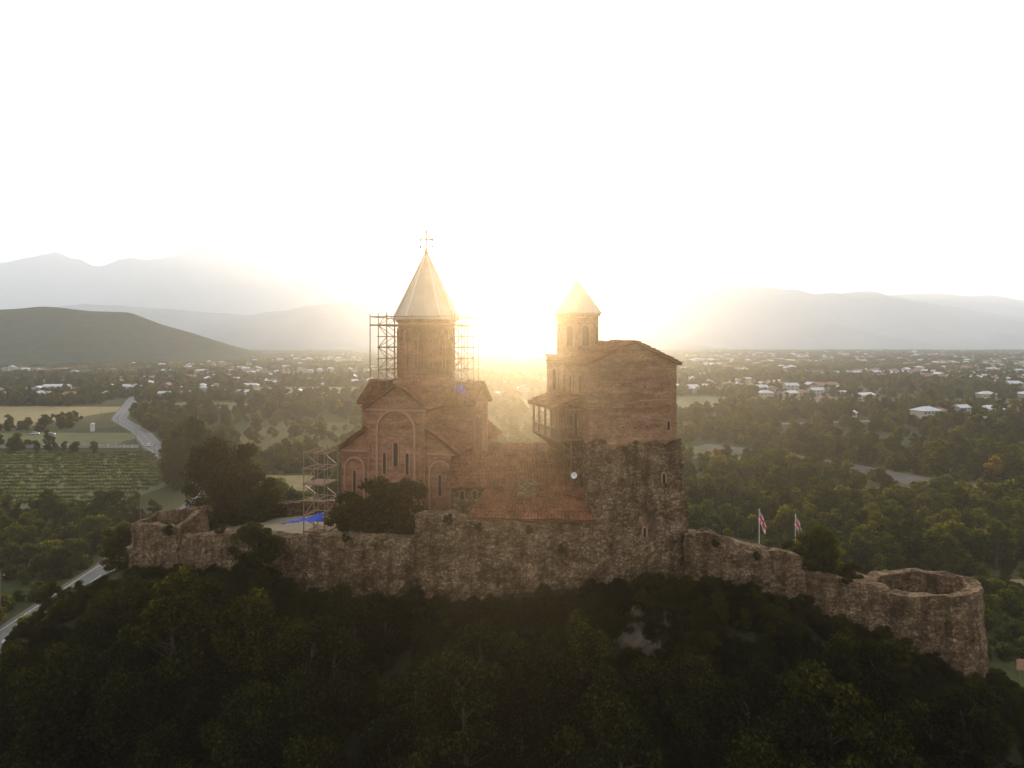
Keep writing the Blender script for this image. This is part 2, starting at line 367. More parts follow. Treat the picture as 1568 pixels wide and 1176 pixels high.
midc=coll('mid_tree_sources',[tree('plain_tree_a',9,3.6,18,1900,.4,base=.15),tree('plain_tree_b',7,3.6,14,1700,.38,base=.1),tree('plain_tree_c',11,3.2,20,1900,.4,base=.15),tree('plain_tree_d',4.5,3,10,1200,.34,base=.02),tree('plain_tree_e',8,3.4,14,1400,.4,'leafd'),tree('plain_tree_f',15,2.2,24,1800,.4,'leaf','poplar',base=.06)])
def grove(name,k='leaf'):
    mb=MB();C=[];rad=[]
    for i in range(16):
        C.append((R.uniform(-12,12),R.uniform(-8,8),R.uniform(3,6.5))); rad.append(R.uniform(2.2,4))
        mb.tube((C[-1][0],C[-1][1],-.5),C[-1],.3,.15,'bark',4)
    add_leaves(mb,C,np.array(rad),1000,1.0,k,.9); return mb.obj(name,link=False)
farc=coll('far_grove_sources',[grove('grove_a'),grove('grove_b'),grove('grove_c','leafd'),grove('grove_d')])
pts=[];rz=[];sc=[];ix=[]
WX=[-60,-41,-34,-23,-19,-8,0,8,16,26,31,33,36,41,45];WY=[76,74,71,66,61.5,58.5,57.5,58.5,60.5,59,58,56.5,55.5,57,62]
hts=[9,8,10,6,8.5]
y=22.
while y<150:
    x=-75.
    while x<75:
        px=x+R.uniform(-1.7,1.7);py=y+R.uniform(-1.7,1.7)
        d,q=hd(px,py); wy=float(np.interp(px,WX,WY)); ra=px/py
        infront=py<wy-2.2 and px<46
        if (infront or d>7) and d<44 and ((RP-(px,py))**2).sum(1).min()>20:
            z=H(px,py); i=R.choice([0,1,2,3,4,3])
            lim=52-py*float(np.interp(px,[-50,-30,-12,0,6,14,22,34,46,55],[.345,.33,.36,.38,.41,.43,.435,.47,.51,.56]))
            if py>70: lim=min(52-py*.33, 30)
            if ra<-.62: lim=min(lim,52-py*float(np.interp(-ra,[.62,.66],[.38,.47])))
            if ra>.66: lim=min(lim,52-py*.60)
            lim+=R.uniform(-3.2,1.6)
            s=R.uniform(.7,1.2); 
            if s*hts[i]+z>lim: s=(lim-z)/hts[i]
            s=max(s,R.uniform(.26,.4))
            pts.append((px,py,z-.3));rz.append(R.uniform(0,6.28));sc.append(s);ix.append(i if s>.5 else R.choice([3,1]))
        x+=3.5
    y+=3.5
for i in range(3600):
    px=R.uniform(-45,60);py=R.uniform(27,70); wy=float(np.interp(px,WX,WY))
    if (py>wy-.6 and px<45) or ((RP-(px,py))**2).sum(1).min()<18: continue
    pts.append((px,py,H(px,py)-.3));rz.append(R.uniform(0,6.28));sc.append(R.uniform(.16,.34));ix.append(R.choice([3,1]))
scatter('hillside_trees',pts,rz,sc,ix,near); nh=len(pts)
pts=[];rz=[];sc=[];ix=[]
def dens(x,y): return noise.noise(Vector((x*.012,y*.012,1.5)))+.5*noise.noise(Vector((x*.04,y*.04,7)))
for i in range(30000):
    y=120+980*math.sqrt(R.random()); x=R.uniform(-.82,.82)*y
    if hd(x,y)[0]<44 or blocked(x,y): continue
    dn=dens(x,y)
    if y<260: dn+=.35
    if y>500: dn+=.10
    if x>0 and y<420: dn+=.15
    if dn<-.05 and R.random()>.18: continue
    s=R.uniform(.45,1.15)
    if x<-95 and 150<y<216: s*=.7
    pts.append((x,y,-.1));rz.append(R.uniform(0,6.28));sc.append(s);ix.append(R.choices([0,1,2,3,4,5],[5,5,3,8,1.5,.35 if y>330 else 0])[0])
for i in range(3200):
    y=R.uniform(112,330); x=R.uniform(-.8,.8)*y
    if hd(x,y)[0]<40 or blocked(x,y,5): continue
    pts.append((x,y,-.1));rz.append(R.uniform(0,6.28));sc.append(R.uniform(.35,.8));ix.append(R.choice([3,3,1,0]))
yy=155.
while yy<212:
    x=72.
    while x<175:
        if R.random()>.05: pts.append((x+R.uniform(-.5,.5),yy+(x-72)*.12+R.uniform(-.4,.4),-.1));rz.append(R.uniform(0,6));sc.append(R.uniform(.6,.85));ix.append(2)
        x+=3.6
    yy+=8.5
scatter('distant_trees',pts,rz,sc,ix,midc); nm2=len(pts)
pts=[];rz=[];sc=[];ix=[]
for i in range(10000):
    y=950+3800*R.random()**.8; x=R.uniform(-.85,.85)*y
    if noise.noise(Vector((x*.004,y*.004,2)))+.4*noise.noise(Vector((x*.02,y*.02,2)))<-.12 and R.random()>.15: continue
    if blocked(x,y,4) : continue
    pts.append((x,y,-.5));rz.append(R.uniform(-.4,.4));sc.append(R.uniform(.75,1.3));ix.append(R.randint(0,3))
scatter('distant_groves',pts,rz,sc,ix,farc)
def vine(name):
    mb=MB(); mb.tube((0,0,0),(0,0,1.2),.05,.04,'bark',4); add_leaves(mb,[(-.6,0,1),(0,0,1.3),(.6,0,1.1),(0,0,.7)],np.array([.6]*4),160,.16,'leaf'); return mb.obj(name,link=False)
vc=coll('vine_sources',[vine('vine_a'),vine('vine_b')])
pts=[];rz=[];sc=[];ix=[]
yy=218.
while yy<320:
    x=-260.
    while x<-127:
        if R.random()>.05 and ((RP-(x,yy))**2).sum(1).min()>36: pts.append((x,yy+R.uniform(-.15,.15)+(x+190)*.03,0));rz.append(R.uniform(-.1,.1));sc.append(R.uniform(.8,1.25));ix.append(R.randint(0,1))
        x+=1.4
    yy+=6.6
scatter('vineyard',pts,rz,sc,ix,vc)
def place(name,src,x,y,s,z=None):
    o=bpy.data.objects.new(name,src.data); COL.objects.link(o); o.location=(x,y,(H(x,y) if z is None else z)-.1); o.scale=(s,s,s); o.rotation_euler[2]=R.uniform(0,6.28); return o
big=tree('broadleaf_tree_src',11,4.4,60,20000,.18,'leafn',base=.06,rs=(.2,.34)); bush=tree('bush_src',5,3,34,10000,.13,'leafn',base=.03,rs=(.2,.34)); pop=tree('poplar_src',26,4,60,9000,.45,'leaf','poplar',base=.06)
spire=tree('conifer_shrub_src',5,.8,26,5000,.1,'leaf','poplar',base=.02,rs=(.5,.8))
place('broadleaf_tree',big,-36.0,85,1.15,28.0)
place('broadleaf_tree',big,-31.5,84,.78,28.0)
place('broadleaf_tree',big,-46,80,.5)
place('courtyard_tree',bush,-13.2,64.5,1.0,34.2)
place('courtyard_tree',bush,-10.6,64.0,1.05,34.0)
place('courtyard_tree',bush,-15.8,65.5,.7,34.2)
place('shrub',bush,28.6,63.5,.6,30.5); place('shrub',bush,26.5,64.5,.45,31); place('shrub',bush,31,62.8,.4,30)
for x,y,s in ((27.0,63.2,.8),(28.1,62.9,.98),(29.0,63.0,.88),(29.9,63.2,.7)): place('conifer_shrub',spire,x,y,s,30.8)
place('shrub',bush,-24.3,65.0,.8,31); place('shrub',bush,12.5,59.2,.8,28.0); place('shrub',bush,9.5,57.6,.55,28.2)
for x,y,s in ((-118,255,1),(-124,262,.95),(-127,252,.8),(-121,248,.9),(-113,263,.75),(-131,262,.7),(-118,240,.7)): place('poplar_tree',pop,x,y,s)
pts=[];rz=[];sc=[];ix=[]
for i in range(420):
    x=R.uniform(-41,44); wy=float(np.interp(x,WX,WY)); py=wy-R.uniform(.3,2.0)
    pts.append((x,py,H(x,py)-.3));rz.append(R.uniform(0,6));sc.append(R.uniform(.12,.32));ix.append(R.choice([3,1]))
for x,y,z,s in ((-5.5,58.6,36.4,.16),(-2.9,58.2,35.9,.14),(1.5,58.7,35.6,.12),(-30,70.2,32.3,.18),(-15,61.6,34.1,.13),(4.4,59.6,33.6,.14),(18.5,62,33.5,.12),(22,61.4,32.5,.13),(29.5,60.1,30.8,.16),(-26,68.2,32.6,.2),(-36.5,72.4,31.6,.2)):
    pts.append((x,y,z));rz.append(R.uniform(0,6));sc.append(s);ix.append(3)
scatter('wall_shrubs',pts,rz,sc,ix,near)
mb=MB(); vs=[]; nn=60
for j in range(nn+1):
    for i in range(nn+1):
        x=4+14*i/nn;y=46+13*j/nn; e=min(1,4*min(i,nn-i,j,nn-j)/nn)
        q=Vector((x*.45,y*.45,2)); f=noise.noise(q)+.5*noise.noise(q*2.3)+.35*noise.noise(q*5.1)
        vs.append((x+noise.noise(q*2+Vector((9,0,0)))*.6,y,H(x,y)-.8+e*(1.0+1.6*f)))
mb.add(vs,[(j*(nn+1)+i,j*(nn+1)+i+1,(j+1)*(nn+1)+i+1,(j+1)*(nn+1)+i) for j in range(nn) for i in range(nn)],'rock'); mb.obj('rock_outcrop')
# ---------------------------------------------------------------- fortress walls
def wallseg(mb,a,c,th=1.3,zb0=-3,k='stone',zback=None):
    (x0,y0,z0),(x1,y1,z1)=a,c
    d=Vector((x1-x0,y1-y0,0)).normalized(); n=Vector((d.y,-d.x,0))
    A=Vector((x0,y0,0));B=Vector((x1,y1,0)); b0=min(H(x0,y0),H(x1,y1))+zb0
    f0=A+n*(.25);f1=B+n*(.25)
    q=lambda p,z:(p.x,p.y,z)
    Z=Vector((0,0,1)); At=A+Z*z0;Bt=B+Z*z1
    bt=n*-th
    mb.rough(q(f0,b0),q(f1,b0),Bt,At,.4,.26,k)
    mb.rough(At,Bt,Bt+bt,At+bt,.4,.26,k)
    mb.rough(At+bt,Bt+bt,q(B+bt,b0),q(A+bt,b0),.6,.26,k)
    mb.rough(q(f0,b0),At,At+bt,q(A+bt,b0),.6,.26,k); mb.rough(q(f1,b0),Bt,Bt+bt,q(B+bt,b0),.6,.26,k)
LW=[(-41.6,75,31.9),(-38,73.4,32.1),(-34,72,31.6),(-28,69,32.9),(-23.3,67,33.2)]
CW=[(-18.8,63,34.3),(-13,61.3,34.6),(-8.6,60,34.7)]
UW=[(-8.6,60.2,36.9),(-6,59.4,37.2),(-3.6,59,36.6),(2,59.6,36.3),(6.9,61,36.2)]
RW=[(15.9,63.2,34.3),(18,62.6,34.6),(20.5,62,33.9),(23.5,61.5,33.3),(25.9,61,32.9)]
RW2=[(25.9,61,31.5),(28.5,60.6,31.2),(31,60.2,30.7),(33.2,60.2,30.4)]
def wallobj(name,P,th=1.3):
    mb=MB()
    for a,c in zip(P[:-1],P[1:]): wallseg(mb,a,c,th)
    return mb.obj(name)
wallobj('fortress_wall',LW); wallobj('fortress_wall',[LW[-1],(-19.5,65.5,33.2),(-18.8,63,34.3)]); wallobj('fortress_wall',CW); wallobj('fortress_wall',UW,1.6); wallobj('fortress_wall',RW); wallobj('fortress_wall',RW2)
wallobj('fortress_wall',[(40,65,28),(34,75,28),(20,82,30),(0,86,32),(-25,88,32),(-40,85,31)])
mb=MB()
for a,c in (((-41.8,74.8,32.3),(-35.2,72.2,32.5)),((-35.2,72.2,32.5),(-33.5,75.5,34.0)),((-33.5,75.5,34.0),(-40.5,78.5,32.6)),((-40.5,78.5,32.6),(-41.8,74.8,32.3))): wallseg(mb,a,c,.8)
mb.obj('corner_turret')
mb=MB(); cx,cy,r=37.2,62.2,4.9; n=20
for i in range(n):
    t0=2*math.pi*i/n;t1=2*math.pi*(i+1)/n
    zz=lambda t:30.2+.35*math.sin(t+2.2)+.3*noise.noise(Vector((math.cos(t)*2,math.sin(t)*2,5)))
    z0=zz(t0);z1=zz(t1)
    c0,s0,c1,s1=math.cos(t0),math.sin(t0),math.cos(t1),math.sin(t1)
    P=lambda rr,c,s,z:(cx+rr*c,cy+rr*s*.85,z)
    mb.rough(P(r+1.0,c0,s0,17),P(r+1.0,c1,s1,17),P(r,c1,s1,z1),P(r,c0,s0,z0),.4,.26,'stone')
    mb.rough(P(r,c0,s0,z0),P(r,c1,s1,z1),P(r-1.2,c1,s1,z1),P(r-1.2,c0,s0,z0),.4,.26,'stone')
    mb.rough(P(r-1.2,c0,s0,z0),P(r-1.2,c1,s1,z1),P(r-1.2,c1,s1,27.5),P(r-1.2,c0,s0,27.5),.4,.26,'stone')
mb.add([(cx+(r-1)*math.cos(2*math.pi*i/n),cy+(r-1)*.85*math.sin(2*math.pi*i/n),28) for i in range(n)],[tuple(range(n))],'grime')
mb.obj('round_bastion')
mb=MB(); mb.add([(-36,73,30.5),(-20,66,33.0),(-8,62,33.8),(8,63,34),(16,65,33),(26,62.5,30.8),(33,62,29.3),(33,72,28),(15,80,30),(-10,85,32),(-34,84,30)],[tuple(range(11))],'grime'); mb.obj('courtyard_ground')
# ---------------------------------------------------------------- church
ch=empty('domed_church',(-9.8,78,0),math.radians(-14))
mb=MB()
mb.box(-3.2,3.2,-8.5,8.5,29,45.4,'brick'); mb.box(-6.4,6.4,-3.2,3.2,29,45.397,'brick'); mb.box(-6.2,6.2,-8.3,8.3,29,41,'brick')
def gable(mb,x0,x1,y0,y1,z0,z1,k,axis='y'):
    if axis=='y':
        xm=(x0+x1)/2; mb.add([(x0,y0,z0),(x1,y0,z0),(xm,y0,z1),(x0,y1,z0),(x1,y1,z0),(xm,y1,z1)],[(0,1,2),(3,5,4),(0,2,5,3),(1,4,5,2)],k)
    else:
        ym=(y0+y1)/2; mb.add([(x0,y0,z0),(x0,y1,z0),(x0,ym,z1),(x1,y0,z0),(x1,y1,z0),(x1,ym,z1)],[(0,2,1),(3,4,5),(0,3,5,2),(1,2,5,4)],k)
gable(mb,-3.2,3.2,-8.5,8.5,45.4,47.5,'brick'); gable(mb,-6.4,6.4,-3.2,3.2,45.4,47.5,'brick','x')
for sx in (-1,1):
    for y0,y1 in ((-8.3,-3.2),(3.2,8.3)):
        mb.add([(sx*3.2,y0,41),(sx*6.2,y0,41),(sx*3.2,y0,43.2),(sx*3.2,y1,41),(sx*6.2,y1,41),(sx*3.2,y1,43.2)],[(0,1,2),(3,4,5),(1,2,5,4)],'brick')
mb.ring((0,0),[(3.9,46),(3.9,47.6),(3.25,47.9),(3.2,54.3),(3.45,54.4),(3.45,54.7),(3.0,54.75)],12,'brick')
mb.obj('walls',ch)
mb=MB()
for sx in (-1,1):
    mb.tiles((sx*3.65,-8.9,45.25),(sx*3.65,8.9,45.25),(0,8.9,47.75),(0,-8.9,47.75),'tile')
    for sy in (-1,1):
        mb.tiles((sx*6.65,sy*3.2,40.8),(sx*6.65,sy*8.75,40.8),(sx*3.2,sy*8.75,43.3),(sx*3.2,sy*3.2,43.3),'tile')
for sy in (-1,1): mb.tiles((-6.85,sy*3.65,45.25),(6.85,sy*3.65,45.25),(6.85,0,47.75),(-6.85,0,47.75),'tile')
mb.obj('tiled_roof',ch)
mb=MB(); mb.ring((0,0),[(3.75,54.7),(3.7,54.85),(0.12,62.3),(0.0,62.4)],12,'metal_roof'); mb.obj('cone_roof',ch)
mb=MB()
for i in range(12):
    t=2*math.pi*(i+.5)/12; mb.tube((3.74*math.cos(t),3.74*math.sin(t),54.9),(.1*math.cos(t),.1*math.sin(t),62.4),.08,.05,'white' if i%2==0 else 'metal_roof',5)
mb.ring((0,0),[(3.8,54.6),(3.86,54.6),(3.86,54.86),(3.7,54.87)],12,'metal_roof')
mb.obj('cone_ribs',ch)
mb=MB()
mb.tube((0,0,61.9),(0,0,62.7),.34,.14,'red',8); mb.tube((0,0,62.6),(0,0,64.7),.10,.10,'red'); mb.tube((-.75,0,63.8),(.75,0,63.8),.09,.09,'red')
for sx in (-1,1): mb.tube((sx*.75,0,63.6),(sx*.75,0,64.0),.1,.1,'red'); mb.tube((sx*.72,0,63.15),(sx*.72,0,62.85),.14,.14,'dark'); mb.tube((sx*.72,0,62.9),(0,0,62.7),.04,.04,'dark')
mb.tube((0,0,64.6),(0,0,64.9),.14,.14,'red')
mb.obj('roof_cross',ch)
mb=MB()
u=(1,0);nf=(0,-1); Yf=-8.5
mb.arch((0,Yf),u,nf,3.9,34,43.1,.24,.16,'trim',None,1.0)
mb.arch((0,Yf),u,nf,.5,39.4,41.6,.12,.14,'trim','dark')
for sx in (-1,1): mb.arch((sx*1.25,Yf),u,nf,.35,38.6,40.6,.1,.1,'trim','dark')
mb.arch((0,Yf),u,nf,1.5,43.4,44.5,.15,.1,'brick',None)
mb.arch((0,Yf),u,nf,1.6,33,37,.3,.25,'trim','dark')
for sx in (-1,1):
    mb.arch((sx*4.7,-8.3),u,nf,2.0,34,39.0,.2,.14,'trim'); mb.arch((sx*4.7,-8.3),u,nf,.32,36.6,38.6,.1,.1,'trim','dark')
    mb.arch((sx*2.55,Yf),u,nf,.5,35,41.6,.1,.1,'brick')
for sx in (-1,1):
    n_=(sx,0);u_=(0,1)
    for yy in (-1.5,1.5): mb.arch((sx*6.4,yy),u_,n_,1.9,34,43.0,.2,.14,'trim')
    mb.arch((sx*6.4,0),u_,n_,.5,40,42.4,.14,.12,'trim','dark'); mb.arch((sx*6.4,0),u_,n_,1.5,33,36.5,.25,.25,'trim','dark')
    for yy in (-5.7,5.7): mb.arch((sx*6.2,yy),u_,n_,2.6,34,38.6,.2,.14,'brick'); mb.arch((sx*6.2,yy),u_,n_,.35,36.8,38.4,.12,.1,'trim','dark')
for i in range(12):
    t=2*math.pi*i/12; rr=3.2*math.cos(math.pi/12); n_=(math.cos(t),math.sin(t)); o=(rr*n_[0],rr*n_[1]); u_=(-n_[1],n_[0])
    mb.arch(o,u_,n_,.95,48.1,53.1,.17,.16,'brick'); mb.arch(o,u_,n_,.36,49.3,52.2,.1,.1,'trim','dark')
mb.box(-3.34,3.34,-8.64,-8.5,45.05,45.25,'trim')
mb.box(-6.34,-3.25,-8.44,-8.3,40.7,40.9,'trim'); mb.box(3.25,6.34,-8.44,-8.3,40.7,40.9,'trim')
mb.obj('arches_and_windows',ch)
def scaffold(name,parent,x0,x1,y0,y1,z0,z1,nx_,ny_,dz,boards=True,r=.055):
    mb=MB()
    X=[x0+(x1-x0)*i/nx_ for i in range(nx_+1)];Y=[y0+(y1-y0)*i/ny_ for i in range(ny_+1)]
    for i,x in enumerate(X):
        for j,y in enumerate(Y):
            mb.tube((x,y,z0),(x,y,z1+R.uniform(0,.5)),r,r,'steel',5)
    z=z0+dz*.6;k=0
    while z<z1+.01:
        for x in X: mb.tube((x,y0-.15,z),(x,y1+.15,z),r,r,'steel',5)
        for y in Y: mb.tube((x0-.15,y,z),(x1+.15,y,z),r,r,'steel',5)
        if z+dz<z1+.1:
            a,c=(x0,x1) if k%2 else (x1,x0)
            mb.tube((a,y0,z),(c,y0,z+dz),r*.8,r*.8,'steel',5); mb.tube((x0,Y[0] if k%2 else Y[-1],z),(x0,Y[-1] if k%2 else Y[0],z+dz),r*.8,r*.8,'steel',5); mb.tube((x1,Y[0] if k%2 else Y[-1],z),(x1,Y[-1] if k%2 else Y[0],z+dz),r*.8,r*.8,'steel',5)
        if boards and k%3==0: mb.box(x0,x1,y0,y1,z+.05,z+.1,'wood')
        z+=dz;k+=1
    return mb.obj(name,parent)
sc_=empty('dome_scaffolding',(-9.8,78,0),math.radians(-14))
scaffold('scaffold_side_a',sc_,-4.9,-3.85,-2.2,2.2,47,55.2,1,2,1.25); scaffold('scaffold_side_b',sc_,3.85,4.95,-2.2,2.2,47,55.2,1,2,1.25)
mb=MB()
for sy in (-4.3,4.3):
    for z in (54.0,54.9): mb.tube((-4.9,sy,z),(4.9,sy,z),.06,.06,'steel',5)
    for x in (-4.9,0,4.9): mb.tube((x,sy,46.8),(x,sy,55.2),.055,.055,'steel',5)
for x in (-4.9,4.9):
    for z in (54.0,54.9): mb.tube((x,-4.3,z),(x,4.3,z),.06,.06,'steel',5)
mb.box(-4.9,4.9,-4.4,-3.7,53.9,53.96,'wood'); mb.obj('top_walkway',sc_)
s2=empty('facade_scaffolding',(-19.3,69.5,0),math.radians(-14)); scaffold('scaffold_frame',s2,-1.4,.9,-1.2,1.5,32,41.2,2,1,1.6)
def cloth(name,a,b_,c,d,k):
    mb=MB(); mb.rough(a,b_,c,d,.3,.3,k,.9); return mb.obj(name,smooth=True)
cloth('blue_tarpaulin',(-23.0,67.2,34.1),(-18.2,65.6,34.9),(-18.4,67.0,35.3),(-22.6,68.4,34.2),'blue')
cloth('blue_tarpaulin',(-12.9,75.1,47.2),(-11.2,74.7,47.2),(-11.3,75.6,47.65),(-12.8,76.0,47.7),'blue'); cloth('blue_tarpaulin',(-6.3,74.3,46.6),(-5.1,74.4,46.6),(-5.4,75.6,47.6),(-6.2,75.6,47.6),'blue')
# ---------------------------------------------------------------- palace tower
tw=empty('palace_tower',(7.06,62,0),math.radians(17))
mb=MB()
W_,D_=8.9,10.5
mb.box(0,W_,0,D_,40.6,50.2,'tbrick'); gable(mb,0,W_,0,D_,50.2,52.0,'tbrick')
mb.box(-.06,W_+.06,-.06,D_+.06,45.95,46.08,'tbrick'); mb.box(.8,4.2,-.09,0,48.4,48.5,'trim'); mb.box(4.9,8.1,-.1,0,46.6,46.72,'trim')
for i in range(7):
    for j in range(3):
        if R.random()<.7:
            x=.8+i*1.2+R.uniform(-.15,.15); z=44.2+j*1.9+R.uniform(-.15,.15); mb.box(x,x+.14,-.012,.0,z,z+.16,'dark')
mb.obj('brick_walls',tw)
mb=MB()
N_=12
tops=[42.6+1.3*noise.noise(Vector((i*.55,3.3,0)))+(.5 if i<3 else 0) for i in range(N_+1)]
for i in range(N_):
    f0=i/N_;f1=(i+1)/N_
    bx=lambda f:-.8+f*(W_+2.5); tx=lambda f:-.12+f*(W_+.4)
    mb.rough((bx(f0),-.9,26),(bx(f1),-.9,26),(tx(f1),-.16,tops[i+1]),(tx(f0),-.16,tops[i]),.4,.24,'stone')
    mb.rough((tx(f0),-.16,tops[i]),(tx(f1),-.16,tops[i+1]),(tx(f1),.3,tops[i+1]+.1),(tx(f0),.3,tops[i]+.1),.3,.1,'stone')
mb.rough((W_+1.7,-.9,26),(W_+1.7,D_,26),(W_+.28,D_,42.7),(W_+.28,-.16,tops[-1]),.4,.24,'stone')
mb.rough((-.8,D_,26),(-.8,-.9,26),(-.12,-.16,tops[0]),(-.12,D_,42.4),.4,.24,'stone')
mb.rough((W_+1.7,D_,26),(-.8,D_,26),(-.12,D_,42.4),(W_+.28,D_,42.7),.4,.24,'stone')
mb.obj('stone_base',tw)
mb=MB()
mb.tiles((-.4,-.4,50.0),(-.4,D_+.2,50.0),(W_/2,D_+.2,52.15),(W_/2,-.4,52.15),'tile'); mb.tiles((W_+.4,-.4,50.0),(W_+.4,D_+.2,50.0),(W_/2,D_+.2,52.15),(W_/2,-.4,52.15),'tile')
mb.obj('tiled_roof',tw)
mb=MB(); bc=(2.2,8.2)
mb.box(-.25,4.5,5.9,10.8,46,50.6,'tbrick'); mb.box(-.4,4.65,5.75,10.95,50.6,50.85,'trim')
mb.ring(bc,[(2.15,50.6),(2.15,54.7),(2.35,54.8),(2.35,55.05),(1.9,55.1)],8,'tbrick'); 
for i in range(8):
    t=2*math.pi*i/8; rr=2.15*math.cos(math.pi/8); n_=(math.cos(t),math.sin(t)); mb.arch((bc[0]+rr*n_[0],bc[1]+rr*n_[1]),(-n_[1],n_[0]),n_,.75,51.7,53.4,.16,.12,'trim','dark')
mb.obj('belfry',tw)
mb=MB(); mb.ring(bc,[(2.5,55.0),(2.5,55.1),(.05,58.6),(0,58.7)],8,'metal_roof'); mb.tube((bc[0],bc[1],58.6),(bc[0],bc[1],59.5),.06,.05,'dark'); mb.tube((bc[0]-.3,bc[1],59.2),(bc[0]+.3,bc[1],59.2),.05,.05,'dark'); mb.obj('belfry_roof',tw)
mb=MB()
for x,z in ((8.0,43.8),(7.2,39.0),(5.1,34.2)): 
    yb=-.02 if z>42.6 else -.16-.75*(42.7-z)/16.7-.25
    mb.arch((x,yb),(1,0),(0,-1),.32,z,z+.7,.1,.1,'trim','dark')
for y in (2,4.5): mb.arch((0,y),(0,1),(-1,0),.7,47.3,48.6,.15,.12,'trim','dark')
mb.arch((-.25,8.2),(0,1),(-1,0),1.2,47.3,48.8,.18,.12,'trim','dark')
mb.arch((0,3.2),(0,1),(-1,0),1.0,43.1,44.9,.15,.12,'trim','dark')
mb.obj('windows',tw)
mb=MB(); bx0,by0,by1=-2.6,1.6,8.6
mb.box(bx0,-.02,by0,by1,42.9,43.1,'wood')
for y in np.linspace(by0+.1,by1-.1,5): 
    mb.box(bx0+.05,bx0+.22,y-.09,y+.09,43.1,45.9,'wood'); mb.tube((0,y,41.2),(bx0+.2,y,42.9),.1,.1,'wood',4)
mb.box(bx0+.05,bx0+.15,by0,by1,43.95,44.05,'wood'); mb.box(bx0,0,by0+.02,by0+.1,43.95,44.05,'wood'); mb.box(bx0,-.02,by0,by0+.12,45.8,45.95,'wood'); mb.box(bx0,bx0+.15,by0+.13,by1,45.8,45.95,'wood')
for y in np.arange(by0,by1,.3): mb.box(bx0+.08,bx0+.12,y,y+.06,43.1,43.95,'wood')
for x in np.arange(bx0,-.1,.3): mb.box(x,x+.06,by0+.04,by0+.08,43.1,43.95,'wood')
mb.box(-.9,-.78,by0-.02,by0+.1,43.1,45.8,'wood'); mb.box(-1.75,-1.63,by0-.02,by0+.1,43.1,45.8,'wood')
mb.obj('balcony_frame',tw)
mb=MB(); mb.tiles((bx0-.4,by0-.4,45.95),(bx0-.4,by1+.3,45.95),(-.02,by1+.3,47.0),(-.02,by0-.4,47.0),'tile'); mb.obj('balcony_roof',tw)
mb=MB(); 
for z in (41.4,39.8): mb.box(-1.4,-.1,1.2,3.2,z,z+.1,'wood')
for y in (1.25,3.15): mb.box(-1.4,-1.28,y-.06,y+.06,37,43,'wood')
mb.tube((-1.34,1.25,39.9),(-1.34,3.15,41.4),.05,.05,'wood',4); mb.obj('side_stair_frame',tw)
mb=MB(); c=Vector((5.6,61.3,40.1)); d=Vector((-.4,-.85,.35)).normalized(); u_=d.orthogonal().normalized(); w_=d.cross(u_)
vs=[c];fs=[]
for j in range(1,5):
    for i in range(16):
        t=2*math.pi*i/16; rr=.3*j/4; vs.append(c+(u_*math.cos(t)+w_*math.sin(t))*rr+d*.09*(j/4)**2)
for i in range(16): fs.append((0,1+i,1+(i+1)%16))
for j in range(3):
    for i in range(16): fs.append((1+j*16+i,1+(j+1)*16+i,1+(j+1)*16+(i+1)%16,1+j*16+(i+1)%16))
mb.add(vs,fs,'white'); mb.tube(c,c+d*.4,.02,.02,'steel',4); mb.tube(c,c-d*.6-Vector((0,0,.5)),.03,.03,'steel',4); mb.obj('satellite_dish')
rf=empty('refectory_building')
mb=MB()
mb.rough((-5.9,65.6,31),(4.8,66.6,31),(4.8,66.6,38.4),(-5.9,65.6,38.4),.5,.12,'stone'); mb.rough((-5.9,71.5,31),(-5.9,65.6,31),(-5.9,65.6,38.4),(-5.9,71.5,38.4),.6,.12,'stone')
mb.add([(-5.9,65.6,38.3),(-5.9,71.5,38.3),(-5.9,69,40.9)],[(0,1,2)],'brick')
mb.obj('walls',rf)
mb=MB(); mb.tiles((-6.4,65.1,38.1),(5.2,66.2,38.1),(4.8,70,40.9),(-6.0,69,40.9),'tile'); mb.tiles((-6.4,73,38.3),(5.0,74,38.3),(4.8,70.02,40.9),(-6.0,69.02,40.9),'tile'); mb.obj('roof',rf)
mb=MB(); 
for x in (-4.8,-3.6,-2.4): mb.arch((x,65.65+.093*(x+5.9)-.1),(1,.093),(0.093,-1),.4,37.0,37.6,.1,.1,'trim','dark')
mb.obj('windows',rf)
g2=empty('gallery_building')
mb=MB(); mb.rough((-4.2,60.2,31),(7.0,61.4,31),(7.0,61.4,36.3),(-4.2,60.2,36.6),.5,.12,'stone'); mb.rough((-4.2,65,31),(-4.2,60.2,31),(-4.2,60.2,36.6),(-2.4,64.5,38.3),.6,.12,'stone')
mb.rough((.2,62.2,36.8),(2.8,62.4,36.8),(2.4,62.4,39.0),(.5,62.2,39.3),.4,.2,'stone'); mb.rough((.2,62.2,36.8),(.5,62.2,39.3),(.5,63.8,39.3),(.2,63.8,36.8),.4,.15,'stone'); mb.rough((.5,62.2,39.3),(2.4,62.4,39.0),(2.4,63.9,39.0),(.5,63.8,39.3),.4,.15,'stone')
mb.obj('walls',g2)
mb=MB(); mb.tiles((-3.9,59.3,36.75),(7.4,60.6,36.15),(5.6,64.6,38.9),(-2.3,63.6,38.7),'tile'); mb.tiles((3.4,63.2,38.2),(7.2,62.2,37.6),(5.3,67.2,42.2),(4.4,66.0,41.0),'tile'); mb.obj('roof',g2)
mb=MB(); mb.box(-3.5,4.5,80,80.8,32,39.2,'brick'); mb.tiles((-3.7,79.4,39.2),(4.7,79.4,39.2),(4.7,81.4,40.1),(-3.7,81.4,40.1),'tile'); mb.obj('courtyard_wall')
